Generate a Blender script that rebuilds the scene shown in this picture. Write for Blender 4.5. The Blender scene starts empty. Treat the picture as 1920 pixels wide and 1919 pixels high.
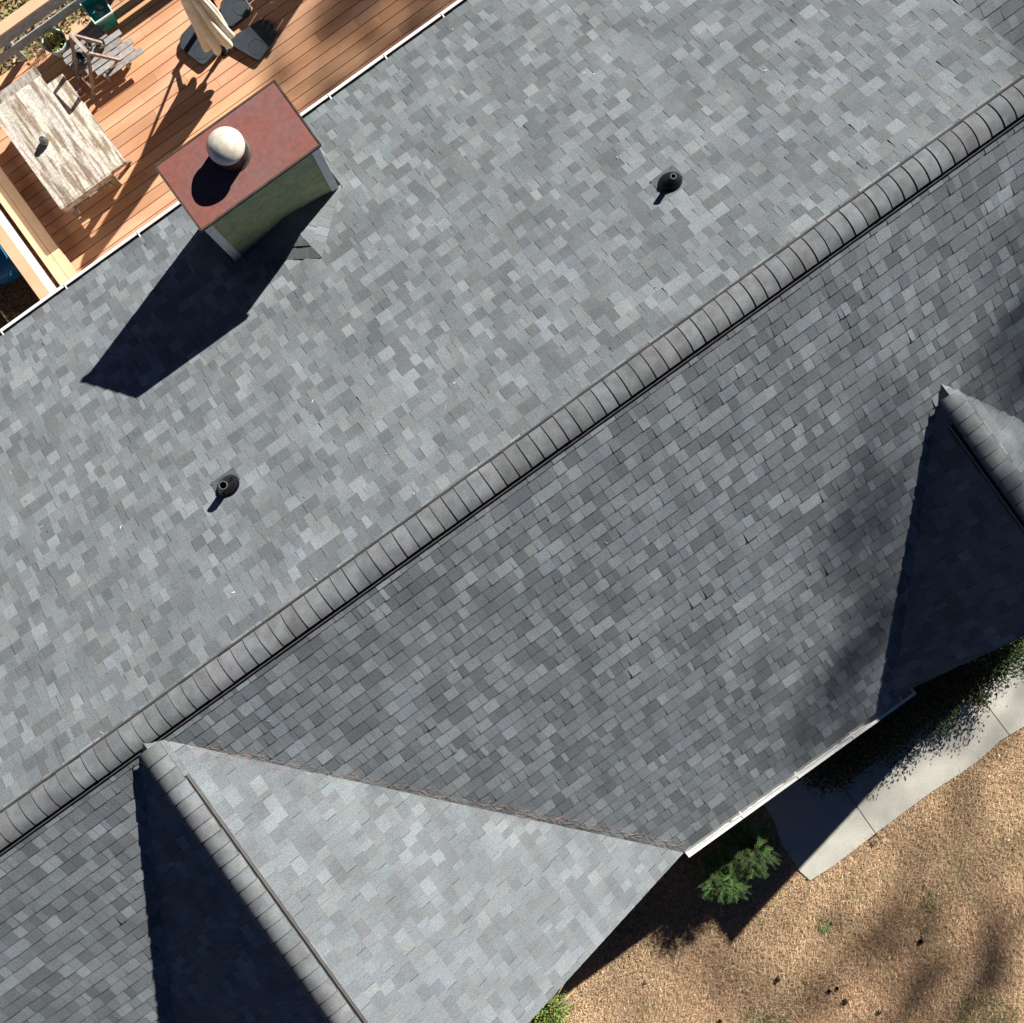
import bpy, math, random
from mathutils import Vector, Matrix
R = math.radians
random.seed(7)
rnd = random.random
uni = random.uniform
S = bpy.context.scene
COL = S.collection

# ------------------------------------------------------------------ camera, sky, sun, exposure
CZ = 17.13                      # drone height over the lawn
FPX = 2304.0                    # focal length in photo pixels (photo is 1920 wide)
NX, NY = 955.25, 1001.4         # photo pixel straight below the drone
TH = R(35.728)                  # photo axes against the house axes
cam_d = bpy.data.cameras.new('drone_camera')
cam = bpy.data.objects.new('drone_camera', cam_d)
COL.objects.link(cam)
cam.location = (0, 0, CZ)
cam.rotation_euler = (0, 0, -TH)
cam_d.sensor_width = 36
cam_d.lens = 36 * FPX / 1920
cam_d.shift_x = (960 - NX) / 1920
cam_d.shift_y = (NY - 959.5) / 1920
cam_d.clip_end = 500
S.camera = cam

SU, SV = 1.84, 0.71             # shadow run per 1.3 units of height, along / across the ridge
ELEV = math.atan2(1.3, math.hypot(SU, SV))
to_sun = Vector((SU, SV, 1.3)).normalized()
w = bpy.data.worlds.new('World')
S.world = w
w.use_nodes = True
nt = w.node_tree
bg = nt.nodes['Background']
sky = nt.nodes.new('ShaderNodeTexSky')
sky.sky_type = 'NISHITA'
sky.sun_disc = False
sky.sun_elevation = ELEV
sky.sun_rotation = math.atan2(to_sun.x, to_sun.y)
sky.air_density = 0.22
sky.dust_density = 0.0
sky.ozone_density = 6.0
sky.altitude = 1500
nt.links.new(sky.outputs[0], bg.inputs[0])
bg.inputs[1].default_value = 0.05
sd = bpy.data.lights.new('sun', 'SUN')
sd.energy = 5.0
sd.angle = R(0.53)
sd.color = (1.0, 0.965, 0.905)
so = bpy.data.objects.new('sun', sd)
COL.objects.link(so)
so.location = (20, 8, 30)
so.rotation_euler = to_sun.to_track_quat('Z', 'Y').to_euler()
S.view_settings.view_transform = 'Standard'
S.view_settings.look = 'None'
S.view_settings.exposure = 0.9
S.view_settings.gamma = 1

# ------------------------------------------------------------------ helpers
ct, st = math.cos(TH), math.sin(TH)


def uvpx(px, py):
    a, b = px - NX, py - NY
    return a * ct - b * st, a * st + b * ct


def W(px, py, z=0.0):
    """world point at height z seen at a photo pixel"""
    u, v = uvpx(px, py)
    k = (CZ - z) / FPX
    return Vector((u * k, -v * k, z))


def hit(px, py, p0, n):
    """photo pixel -> point on the plane through p0 with normal n"""
    d = W(px, py, 0) - Vector((0, 0, CZ))
    t = (p0 - Vector((0, 0, CZ))).dot(n) / d.dot(n)
    return Vector((0, 0, CZ)) + d * t


def tag(o, label=None, cat=None, group=None, kind=None):
    if label: o['label'] = label
    if cat: o['category'] = cat
    if group: o['group'] = group
    if kind: o['kind'] = kind
    return o


def empty(name, loc=(0, 0, 0), rz=0.0, parent=None):
    o = bpy.data.objects.new(name, None)
    COL.objects.link(o)
    o.location = loc
    o.rotation_euler = (0, 0, rz)
    o.empty_display_size = 0.2
    if parent: o.parent = parent
    return o


class MB:
    def __init__(s):
        s.v = []; s.f = []; s.c = []

    def add(s, vs, fs, c=(1, 1, 1)):
        b = len(s.v)
        s.v += [tuple(p) for p in vs]
        for f in fs:
            s.f.append(tuple(b + i for i in f)); s.c.append(c)

    def box(s, lo, hi, c=(1, 1, 1), M=None):
        x0, y0, z0 = lo; x1, y1, z1 = hi
        vs = [Vector(p) for p in ((x0, y0, z0), (x1, y0, z0), (x1, y1, z0), (x0, y1, z0), (x0, y0, z1), (x1, y0, z1), (x1, y1, z1), (x0, y1, z1))]
        if M: vs = [M @ p for p in vs]
        s.add(vs, [(0, 3, 2, 1), (4, 5, 6, 7), (0, 1, 5, 4), (1, 2, 6, 5), (2, 3, 7, 6), (3, 0, 4, 7)], c)

    def bar(s, a, b, wd, th, c=(1, 1, 1), up=(0, 0, 1)):
        a = Vector(a); b = Vector(b)
        d = (b - a); L = d.length; d.normalize()
        u = Vector(up)
        if abs(d.dot(u)) > .98: u = Vector((1, 0, 0))
        y = u.cross(d).normalized(); z = d.cross(y)
        M = Matrix(((d.x, y.x, z.x, a.x), (d.y, y.y, z.y, a.y), (d.z, y.z, z.z, a.z), (0, 0, 0, 1)))
        s.box((0, -wd / 2, -th / 2), (L, wd / 2, th / 2), c, M)

    def prism(s, pts, z0, z1, c=(1, 1, 1)):
        n = len(pts)
        vs = [(p[0], p[1], z0) for p in pts] + [(p[0], p[1], z1) for p in pts]
        s.add(vs, [tuple(range(n - 1, -1, -1)), tuple(range(n, 2 * n))] + [(i, (i + 1) % n, n + (i + 1) % n, n + i) for i in range(n)], c)

    def tube(s, pts, rad, n=8, c=(1, 1, 1), cap=True):
        rings = []
        prev = None
        for i, p in enumerate(pts):
            p = Vector(p)
            d = (Vector(pts[min(i + 1, len(pts) - 1)]) - Vector(pts[max(i - 1, 0)])).normalized()
            u = Vector((0, 0, 1)) if abs(d.z) < .95 else Vector((1, 0, 0))
            x = u.cross(d).normalized(); y = d.cross(x)
            r = rad[i] if isinstance(rad, (list, tuple)) else rad
            rings.append([p + (x * math.cos(2 * math.pi * k / n) + y * math.sin(2 * math.pi * k / n)) * r for k in range(n)])
        vs = [q for r in rings for q in r]
        fs = []
        for i in range(len(pts) - 1):
            for k in range(n):
                fs.append((i * n + k, i * n + (k + 1) % n, (i + 1) * n + (k + 1) % n, (i + 1) * n + k))
        if cap:
            fs.append(tuple(range(n - 1, -1, -1))); fs.append(tuple((len(pts) - 1) * n + k for k in range(n)))
        s.add(vs, fs, c)

    def lathe(s, prof, n=32, c=(1, 1, 1), M=None, wob=None):
        vs = []
        for r, z in prof:
            for k in range(n):
                a = 2 * math.pi * k / n
                rr = r * (wob(a) if wob else 1)
                p = Vector((rr * math.cos(a), rr * math.sin(a), z))
                vs.append(M @ p if M else p)
        fs = []
        for i in range(len(prof) - 1):
            for k in range(n):
                fs.append((i * n + k, i * n + (k + 1) % n, (i + 1) * n + (k + 1) % n, (i + 1) * n + k))
        s.add(vs, fs, c)

    def build(s, name, mat, parent=None, smooth=False, loc=None, bevel=0):
        me = bpy.data.meshes.new(name)
        vs = s.v
        if loc is not None:
            L = Vector(loc); vs = [tuple(Vector(p) - L) for p in vs]
        me.from_pydata(vs, [], s.f)
        me.update()
        at = me.color_attributes.new('tone', 'FLOAT_COLOR', 'CORNER')
        buf = []
        for f, c in zip(s.f, s.c):
            buf += [c[0], c[1], c[2], 1.0] * len(f)
        at.data.foreach_set('color', buf)
        if smooth: me.polygons.foreach_set('use_smooth', [True] * len(me.polygons))
        me.materials.append(mat)
        o = bpy.data.objects.new(name, me)
        COL.objects.link(o)
        if loc is not None: o.location = loc
        if parent: o.parent = parent
        if bevel:
            m = o.modifiers.new('bevel', 'BEVEL'); m.width = bevel; m.segments = 2; m.limit_method = 'ANGLE'
        return o


def mat(name, base, rough=.8, metal=0, noise=0.0, scale=20, c2=None, spec=.3, stretch=None, bump=0.0, bscale=None, fine=0.0, fscale=200, detail=4, transl=0, lo=.35, hi=.65):
    m = bpy.data.materials.new(name); m.use_nodes = True
    n = m.node_tree.nodes; l = m.node_tree.links
    b = n['Principled BSDF']
    b.inputs['Roughness'].default_value = rough
    b.inputs['Metallic'].default_value = metal
    b.inputs['Specular IOR Level'].default_value = spec
    tc = n.new('ShaderNodeTexCoord'); mp = n.new('ShaderNodeMapping')
    l.new(tc.outputs['Object'], mp.inputs[0])
    if stretch: mp.inputs['Scale'].default_value = stretch
    at = n.new('ShaderNodeAttribute'); at.attribute_name = 'tone'
    nz = n.new('ShaderNodeTexNoise'); nz.inputs['Scale'].default_value = scale; nz.inputs['Detail'].default_value = detail
    l.new(mp.outputs[0], nz.inputs['Vector'])
    rp = n.new('ShaderNodeMapRange'); rp.inputs[1].default_value = lo; rp.inputs[2].default_value = hi
    l.new(nz.outputs['Fac'], rp.inputs[0])
    mx = n.new('ShaderNodeMix'); mx.data_type = 'RGBA'
    mx.inputs[6].default_value = (*base, 1)
    c2 = c2 or tuple(x * (1 - noise) for x in base)
    mx.inputs[7].default_value = (*c2, 1)
    l.new(rp.outputs[0], mx.inputs[0])
    mu = n.new('ShaderNodeMix'); mu.data_type = 'RGBA'; mu.blend_type = 'MULTIPLY'; mu.inputs[0].default_value = 1
    l.new(mx.outputs[2], mu.inputs[6]); l.new(at.outputs['Color'], mu.inputs[7])
    out = mu.outputs[2]
    if fine:
        nf = n.new('ShaderNodeTexNoise'); nf.inputs['Scale'].default_value = fscale; nf.inputs['Detail'].default_value = 3
        l.new(tc.outputs['Object'], nf.inputs['Vector'])
        r2 = n.new('ShaderNodeMapRange'); r2.inputs[1].default_value = .3; r2.inputs[2].default_value = .7
        r2.inputs[3].default_value = 1 - fine; r2.inputs[4].default_value = 1 + fine
        l.new(nf.outputs['Fac'], r2.inputs[0])
        m2 = n.new('ShaderNodeMix'); m2.data_type = 'RGBA'; m2.blend_type = 'MULTIPLY'; m2.inputs[0].default_value = 1
        l.new(out, m2.inputs[6]); l.new(r2.outputs[0], m2.inputs[7]); out = m2.outputs[2]
    l.new(out, b.inputs['Base Color'])
    if bump:
        bn = n.new('ShaderNodeTexNoise'); bn.inputs['Scale'].default_value = bscale or scale; bn.inputs['Detail'].default_value = 4
        l.new(mp.outputs[0], bn.inputs['Vector'])
        bu = n.new('ShaderNodeBump'); bu.inputs['Strength'].default_value = bump; bu.inputs['Distance'].default_value = .01
        l.new(bn.outputs['Fac'], bu.inputs['Height']); l.new(bu.outputs[0], b.inputs['Normal'])
    if transl:
        b.inputs['Transmission Weight'].default_value = transl
    return m


SH = mat('asphalt_shingle', (.177, .194, .204), .92, noise=.2, scale=2.2, spec=.15, fine=.3, fscale=95, detail=6)
CAPM = mat('ridge_cap_shingle', (.176, .186, .193), .92, noise=.3, scale=7, spec=.15, fine=.25, fscale=110)
BLACKSILT = mat('wet_gutter_silt', (.03, .027, .024), .7, noise=.4, scale=18)
BLACK = mat('black_plastic', (.012, .013, .015), .5, noise=.3)
GREYLIP = mat('vent_lip_plastic', (.16, .15, .145), .5, noise=.3, scale=8)
PAINT = mat('white_paint', (.78, .78, .76), .45, noise=.1, scale=14)
SHADEPAINT = mat('white_paint_in_shade', (.42, .46, .52), .6, noise=.3, scale=12)  # bluish shade of the white back railing, put into the paint colour
TRIMM = mat('pale_trim_paint', (.78, .80, .80), .6, noise=.2, scale=14)
SIDING = mat('olive_siding', (.40, .41, .20), .8, noise=.3, scale=3.5, c2=(.24, .31, .21), fine=.22, fscale=14, lo=.3, hi=.7, bump=.2, stretch=(1, 1, 1))
WALLM = mat('house_siding', (.42, .42, .38), .8, noise=.12, scale=3)
RUST = mat('rusted_metal_cap', (.235, .085, .068), .5, noise=.3, scale=2.2, c2=(.205, .10, .09), spec=.4, fine=.12, fscale=20, detail=9)
RUSTD = mat('dirty_metal_edge', (.09, .065, .05), .7, noise=.5, scale=9)
DOMEM = mat('weathered_zinc', (.76, .69, .56), .36, noise=.22, scale=16, metal=.15, fine=.1, fscale=80, spec=.5)
FLUE = mat('flue_steel', (.07, .06, .05), .6, noise=.4, scale=12, metal=.3)
DECK = mat('deck_board', (.61, .355, .215), .62, noise=.22, scale=1.3, stretch=(.6, 3, 1), c2=(.50, .245, .13), fine=.07, fscale=60)
TAN = mat('tan_rail_board', (.72, .47, .29), .6, noise=.12, scale=3, fine=.05)
OLDWOOD = mat('weathered_grey_wood', (.50, .45, .40), .85, scale=7, stretch=(9, 1, 1), c2=(.25, .20, .16), fine=.15, fscale=70, detail=8, bump=.4)
TABLEM = mat('peeling_table_wood', (.64, .59, .52), .8, scale=17, stretch=(1, .13, 1), c2=(.30, .235, .175), fine=.28, fscale=38, detail=12, lo=.46, hi=.60)
GREYWOOD = mat('grey_slat_wood', (.36, .34, .33), .85, scale=20, noise=.3, fine=.12, fscale=60)
CREAM = mat('cream_canvas', (.80, .765, .67), .85, noise=.18, scale=5, c2=(.68, .63, .52))
WEIGHT = mat('black_weight_plastic', (.045, .055, .068), .5, noise=.25, scale=12, spec=.35)
TEAL = mat('teal_glaze', (.03, .36, .35), .22, noise=.3, scale=8, spec=.6)
POTW = mat('pale_glaze', (.62, .70, .66), .35, noise=.12, scale=9, c2=(.42, .60, .54))
SOIL = mat('potting_soil', (.04, .028, .018), .95, noise=.4, scale=40)
LEAF = mat('leaf', (1, 1, 1), .6, noise=.15, scale=9, spec=.3)
STEM = mat('stem', (.30, .24, .17), .85, noise=.3, scale=20)
BARK = mat('bark', (.13, .09, .065), .9, noise=.4, scale=10)
NEEDLE = mat('pinkish_haze_needle', (.40, .29, .25), .8, noise=.2)
GLASS = mat('brown_glass', (.10, .09, .06), .12, noise=.2, scale=20, spec=.8)
PALEM = mat('pale_ceramic', (.6, .6, .52), .4, noise=.3, scale=30)
BLUEP = mat('blue_plastic', (.03, .24, .52), .3, noise=.25, scale=6, spec=.5)
CONEM = mat('pine_cone_scale', (.05, .03, .022), .9, noise=.4, scale=60)
CONC = mat('concrete', (.52, .50, .44), .9, noise=.24, scale=3.2, fine=.14, fscale=60, detail=11, lo=.3, hi=.75)
GRASSM = mat('dry_grass_blade', (1, 1, 1), .9, noise=.1, scale=9, spec=.1)
GALV = mat('grey_flashing', (.115, .13, .145), .5, noise=.2, scale=30, metal=.2)
RUBBER = mat('black_rubber_boot', (.004, .004, .005), .12, noise=0, scale=20, spec=.5)
RUBBER2 = mat('matt_black_boot', (.004, .006, .008), .42, noise=.2, scale=20, spec=.2)


def ground_mat():
    m = bpy.data.materials.new('dry_lawn_soil'); m.use_nodes = True
    n = m.node_tree.nodes; l = m.node_tree.links; b = n['Principled BSDF']
    b.inputs['Roughness'].default_value = .95; b.inputs['Specular IOR Level'].default_value = .1
    tc = n.new('ShaderNodeTexCoord')
    def ns(sc, det=5):
        z = n.new('ShaderNodeTexNoise'); z.inputs['Scale'].default_value = sc; z.inputs['Detail'].default_value = det
        l.new(tc.outputs['Object'], z.inputs['Vector']); return z
    r = n.new('ShaderNodeValToRGB'); e = r.color_ramp.elements
    e[0].position = .3; e[0].color = (.07, .042, .022, 1); e[1].position = .7; e[1].color = (.46, .31, .19, 1)
    x = e.new(.5); x.color = (.33, .22, .13, 1)
    l.new(ns(28, 8).outputs['Fac'], r.inputs[0])
    r2 = n.new('ShaderNodeMapRange'); r2.inputs[1].default_value = .52; r2.inputs[2].default_value = .72
    l.new(ns(1.1, 4).outputs['Fac'], r2.inputs[0])
    mx = n.new('ShaderNodeMix'); mx.data_type = 'RGBA'; l.new(r2.outputs[0], mx.inputs[0]); l.new(r.outputs[0], mx.inputs[6])
    mx.inputs[7].default_value = (.13, .13, .05, 1)
    l.new(mx.outputs[2], b.inputs['Base Color'])
    return m


GROUND = ground_mat()

# ------------------------------------------------------------------ setting: ground and path
mb = MB()
mb.add([(-90, -90, 0), (90, -90, 0), (90, 90, 0), (-90, 90, 0)], [(0, 1, 2, 3)])
tag(mb.build('ground', GROUND), kind='structure')

path_px = [(1431, 1508), (1448, 1536), (1467, 1587), (1499, 1633), (1518, 1650), (1560, 1624), (1640, 1562), (1741, 1487), (1800, 1449), (1835, 1424), (1874, 1388), (1925, 1358),
           (2060, 1262), (1990, 1168), (1800, 1300), (1576, 1478), (1530, 1420), (1440, 1470)]
j1 = (W(1590, 1490), W(1641, 1563)); j2 = (W(1857, 1333), W(1894, 1382))


def clip(poly, a, b, sgn):
    """keep the side of line a-b"""
    out = []
    d = (b[0] - a[0], b[1] - a[1])
    f = lambda p: sgn * (d[0] * (p[1] - a[1]) - d[1] * (p[0] - a[0]))
    for i in range(len(poly)):
        p, q = poly[i], poly[(i + 1) % len(poly)]
        fp, fq = f(p), f(q)
        if fp >= 0: out.append(p)
        if (fp >= 0) != (fq >= 0):
            t = fp / (fp - fq)
            out.append((p[0] + (q[0] - p[0]) * t, p[1] + (q[1] - p[1]) * t))
    return out


PP = [tuple(W(*q))[:2] for q in path_px]


def off(a, b, d):
    v = Vector((b[1] - a[1], a[0] - b[0])).normalized() * d
    return ((a[0] + v.x, a[1] + v.y), (b[0] + v.x, b[1] + v.y))


mb = MB()
def slab(p, tone):
    if len(p) < 3: return
    a = sum(p[i][0] * p[(i + 1) % len(p)][1] - p[(i + 1) % len(p)][0] * p[i][1] for i in range(len(p)))
    if a < 0: p = p[::-1]
    mb.prism(p, .005, .035, (tone, tone, tone))
a1 = (j1[0][:2], j1[1][:2]); a2 = (j2[0][:2], j2[1][:2])
for sg in (1, -1):
    A = off(*a1, .006 * -sg)
    p = clip(PP, A[0], A[1], sg)
    inside = sum(q[0] for q in p) / len(p)
    if inside < j1[0][0]:
        slab(p, 1.0)
    else:
        for s2 in (1, -1):
            B = off(*a2, .006 * -s2)
            slab(clip(p, B[0], B[1], s2), 1.03 if s2 == 1 else .96)
tag(mb.build('path', CONC), kind='structure')

# ------------------------------------------------------------------ house
ZE, ZR, YR = 2.265, 4.950, .549
YL, YU = -4.34, 5.50
XA, XB = -12.5, 7.03
MU = (ZR - ZE) / (YU - YR); ML = (ZR - ZE) / (YR - YL)
G1X, G1E, G1Y = -4.16, -.544, -4.36
G2X, G2E, G2Y, G2Z = 4.72, 2.58, -4.30, 3.885
G2J = YR - (ZR - G2Z) / ML
house = tag(empty('house', (0, 0, 0)), 'low house under a grey shingle roof with two front gables, filling the view', 'house')
MID = (1, 1, 1)


TC = 1.0


def tone():
    r = rnd()
    if r < .42: g = uni(.90, 1.06)
    elif r < .72: g = uni(.72, .87)
    elif r < .90: g = uni(1.08, 1.22)
    else: g = uni(1.24, 1.38)
    g = 1 + (g - 1) * TC
    h = uni(-.03, .028); k = uni(-.015, .015)
    return (g * (1 + h), g * (1 + k), g * (1 - h))


def clip_conv(poly, cl):
    for i in range(len(cl)):
        if len(poly) < 3: return []
        poly = clip(poly, cl[i], cl[(i + 1) % len(cl)], 1)
    return poly


def shingles(name, pts, O, A, parent, seed=1, tc=1.0, dep=.11):
    """pts: convex polygon of 3D points on the slope; O a point on the eave line; A horizontal direction; course lines run along A"""
    global TC
    TC = tc
    random.seed(seed)
    A = Vector(A).normalized()
    n = (pts[1] - pts[0]).cross(pts[2] - pts[0]).normalized()
    if n.z < 0: n = -n
    U = n.cross(A).normalized()
    if U.z < 0: U = -U
    O = Vector(O)
    loc2 = lambda p: ((p - O).dot(A), (p - O).dot(U))
    cl = [loc2(p) for p in pts]
    ar = sum(cl[i][0] * cl[(i + 1) % len(cl)][1] - cl[(i + 1) % len(cl)][0] * cl[i][1] for i in range(len(cl)))
    if ar < 0: cl = cl[::-1]
    a0 = min(p[0] for p in cl); a1 = max(p[0] for p in cl); b0 = min(p[1] for p in cl); b1 = max(p[1] for p in cl)
    m = MB()
    E_ = .1434
    to3 = lambda a, b, h: O + A * a + U * b + n * h
    # board under the shingles
    k = len(cl)
    vs = [to3(a, b, -.004) for a, b in cl] + [to3(a, b, -dep) for a, b in cl]
    m.add(vs, [tuple(range(k)), tuple(range(2 * k - 1, k - 1, -1))] + [(i, k + i, k + (i + 1) % k, (i + 1) % k) for i in range(k)], (.14, .14, .15))
    j = int(math.floor(b0 / E_)) - 1
    while j * E_ < b1:
        bb = j * E_
        a = a0 - uni(0, 1.0)
        acc = 0; last = tone(); raised = True; yj = uni(-.002, .002)
        while a < a1:
            wd = random.choice((.055, .08, .1, .11, .12, .135, .15, .17))
            acc += wd
            gap = .0014
            if acc > 1.0:
                gap = .005; acc = 0; yj = uni(-.003, .003)
            c = tone() if rnd() > .04 else last
            last = c
            raised = (not raised) if rnd() < .8 else raised
            b2 = .0005 * random.randint(-2, 2)
            hb = (.0118 if raised else .0082) + b2
            if rnd() < .008: hb += .006
            q = [(a, bb + yj), (a + wd - gap, bb + yj), (a + wd - gap, bb + E_ + .004), (a, bb + E_ + .004)]
            a += wd
            q = clip_conv(q, cl)
            if len(q) < 3: continue
            L = len(q)
            top = [to3(x, y, hb - (hb - .001) * max(0, min(1, (y - bb) / E_))) for x, y in q]
            bot = [to3(x, y, -.002) for x, y in q]
            m.add(top, [tuple(range(L))], c)
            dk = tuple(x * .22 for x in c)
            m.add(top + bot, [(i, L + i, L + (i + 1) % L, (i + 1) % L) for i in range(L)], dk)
        j += 1
    return m.build(name, SH, parent)


V = Vector
shingles('roof_slope', [V((XA, YR, ZR)), V((XB, YR, ZR)), V((XB, YU + .035, ZE - .019)), V((XA, YU + .035, ZE - .019))], (0, YU + .035, ZE - .019), (1, 0, 0), house, seed=11)
shingles('roof_slope', [V((XA, YR, ZR)), V((XA, YL, ZE)), V((XB, YL, ZE)), V((XB, YR, ZR))], (0, YL, ZE), (1, 0, 0), house, seed=12, tc=1.15)
shingles('gable_slope', [V((G1X, YR, ZR)), V((G1X, G1Y, ZR)), V((G1E, G1Y, ZE))], (G1E, 0, ZE), (0, 1, 0), house, seed=13, tc=0.62)
shingles('gable_slope', [V((G1X, YR, ZR)), V((2 * G1X - G1E, G1Y, ZE)), V((G1X, G1Y, ZR))], (2 * G1X - G1E, 0, ZE), (0, 1, 0), house, seed=14, tc=0.8)
shingles('gable_slope', [V((G2X, G2J, G2Z)), V((G2X, G2Y, G2Z)), V((2 * G2X - G2E, G2Y, ZE))], (2 * G2X - G2E, 0, ZE), (0, 1, 0), house, seed=15, tc=0.8)
shingles('gable_slope', [V((G2X, G2J, G2Z)), V((G2E, G2Y, ZE)), V((G2X, G2Y, G2Z))], (G2E, 0, ZE), (0, 1, 0), house, seed=16, tc=0.8)
# lower roof of the wing beyond the rake, top right
WZ = lambda y: 3.90 + .46 * (y - .9)
shingles('wing_roof_slope', [V((7.045, -1.5, WZ(-1.5))), V((12, -1.5, WZ(-1.5))), V((12, 1.75, WZ(1.75))), V((7.045, 1.75, WZ(1.75)))], (7.045, -1.5, WZ(-1.5)), (1, 0, 0), house, seed=17)
shingles('wing_roof_slope', [V((7.045, 1.75, WZ(1.75))), V((12, 1.75, WZ(1.75))), V((12, 4.4, 3.3)), V((7.045, 4.4, 3.3))], (7.045, 4.4, 3.3), (1, 0, 0), house, seed=18)

# walls under the eaves, gable ends, soffits
mb = MB()
mb.box((XA + .3, YL + .5, -.1), (XB - .3, YU - .45, 2.3), MID)
mb.box((6.9, -1.1, -.1), (11.8, 4.1, 3.1), MID)
for gx, ge, gy, gz in ((G1X, G1E, G1Y, ZR), (G2X, G2E, G2Y, G2Z)):
    hw = gx - ge if gx < 0 else gx - ge
    hw = abs(ge - gx) - .35
    y0 = gy + .35
    zt = ZE + (gz - ZE) * (1 - (hw) / abs(ge - gx)) - .14
    mb.add([(gx - hw, y0, -.1), (gx + hw, y0, -.1), (gx + hw, y0, zt), (gx, y0, gz - .16), (gx - hw, y0, zt),
            (gx - hw, y0 + 1.2, -.1), (gx + hw, y0 + 1.2, -.1), (gx + hw, y0 + 1.2, zt), (gx, y0 + 1.2, gz - .16), (gx - hw, y0 + 1.2, zt)],
           [(0, 1, 2, 3, 4), (9, 8, 7, 6, 5), (1, 6, 7, 2), (0, 4, 9, 5)])
mb.build('wall', WALLM, house)
mb = MB()
mb.box((XA, YU - .45, ZE - .14), (XB, YU - .01, ZE - .12))
mb.box((XA, YL + .01, ZE - .14), (XB, YL + .5, ZE - .12))
mb.build('soffit', PAINT, house)
for a, b, yy in ((XA, -.76, YU), (.76, XB, YU), (G1E + .03, G2E - .02, YL)):
    mb = MB(); mb.box((a, yy - .012, ZE - .19), (b, yy + .012, ZE - .03)); mb.build('fascia', PAINT, house)
# rake boards along the gable fronts
for gx, ge, gy, gz in ((G1X, G1E, G1Y, ZR), (G2X, G2E, G2Y, G2Z)):
    for e in (ge, 2 * gx - ge):
        mb = MB()
        mb.bar((e + (gx - e) * .06, gy + .03, ZE - .10 + (gz - ZE) * .06), (gx, gy + .03, gz - .20), .022, .14, up=(0, 0, 1))
        mb.build('rake_board', PAINT, house)


def gutter(x0, x1, y, sgn, brx, dirty=False):
    """open channel: back at y, front lip at y+sgn*.11"""
    m = MB()
    t = .004; wd = .105
    ys = lambda d: y + sgn * d
    def bx(a, b, z0, z1):
        m.box((x0, min(ys(a), ys(b)), z0), (x1, max(ys(a), ys(b)), z1))
    bx(.013, .013 + t, ZE - .13, ZE - .03)
    bx(.013, wd - .02, ZE - .134, ZE - .13)
    bx(wd - .02, wd - .02 + t, ZE - .13, ZE - .055)
    bx(wd - .02, wd + .008, ZE - .055, ZE - .02)
    bx(wd - .028, wd + .008, ZE - .02, ZE - .014)
    for xe in (x0, x1):
        m.box((xe - .002, min(ys(.012), ys(wd)), ZE - .136), (xe + .002, max(ys(.012), ys(wd)), ZE - .03))
    g = m.build('gutter', PAINT, house)
    if dirty:
        k = MB(); k.box((x0 + .01, min(ys(.02), ys(wd - .021)), ZE - .1295), (x1 - .01, max(ys(.02), ys(wd - .021)), ZE - .10), (1, 1, 1)); k.build('gutter_silt', BLACKSILT, g)
        k = MB(); k.box((x0 + .01, min(ys(wd - .0215), ys(wd - .024)), ZE - .128), (x1 - .01, max(ys(wd - .0215), ys(wd - .024)), ZE - .03), (1, 1, 1)); k.build('gutter_stain', BLACKSILT, g)
    for bxx in brx:
        k = MB()
        k.box((bxx - .008, min(ys(-.02), ys(wd)), ZE - .013), (bxx + .008, max(ys(-.02), ys(wd)), ZE - .006))
        k.box((bxx - .006, min(ys(.02), ys(.026)), ZE - .09), (bxx + .006, max(ys(.02), ys(.026)), ZE - .013))
        k.build('gutter_bracket', PAINT, g)
    return g


def ux(px, py, z=ZE): return W(px, py, z).x
gutter(XA, -.762, YU, 1, [ux(123, 538), ux(262, 442), ux(123, 538) - .95], True)
gutter(.762, XB, YU, 1, [ux(625, 190), ux(727, 112), ux(835, 35)], True)
gutter(G1E + .02, ux(1711, 1290), YL, -1, [ux(1385, 1520), ux(1487, 1443), ux(1590, 1368), ux(1684, 1303), ux(1708, 1292)])

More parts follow.
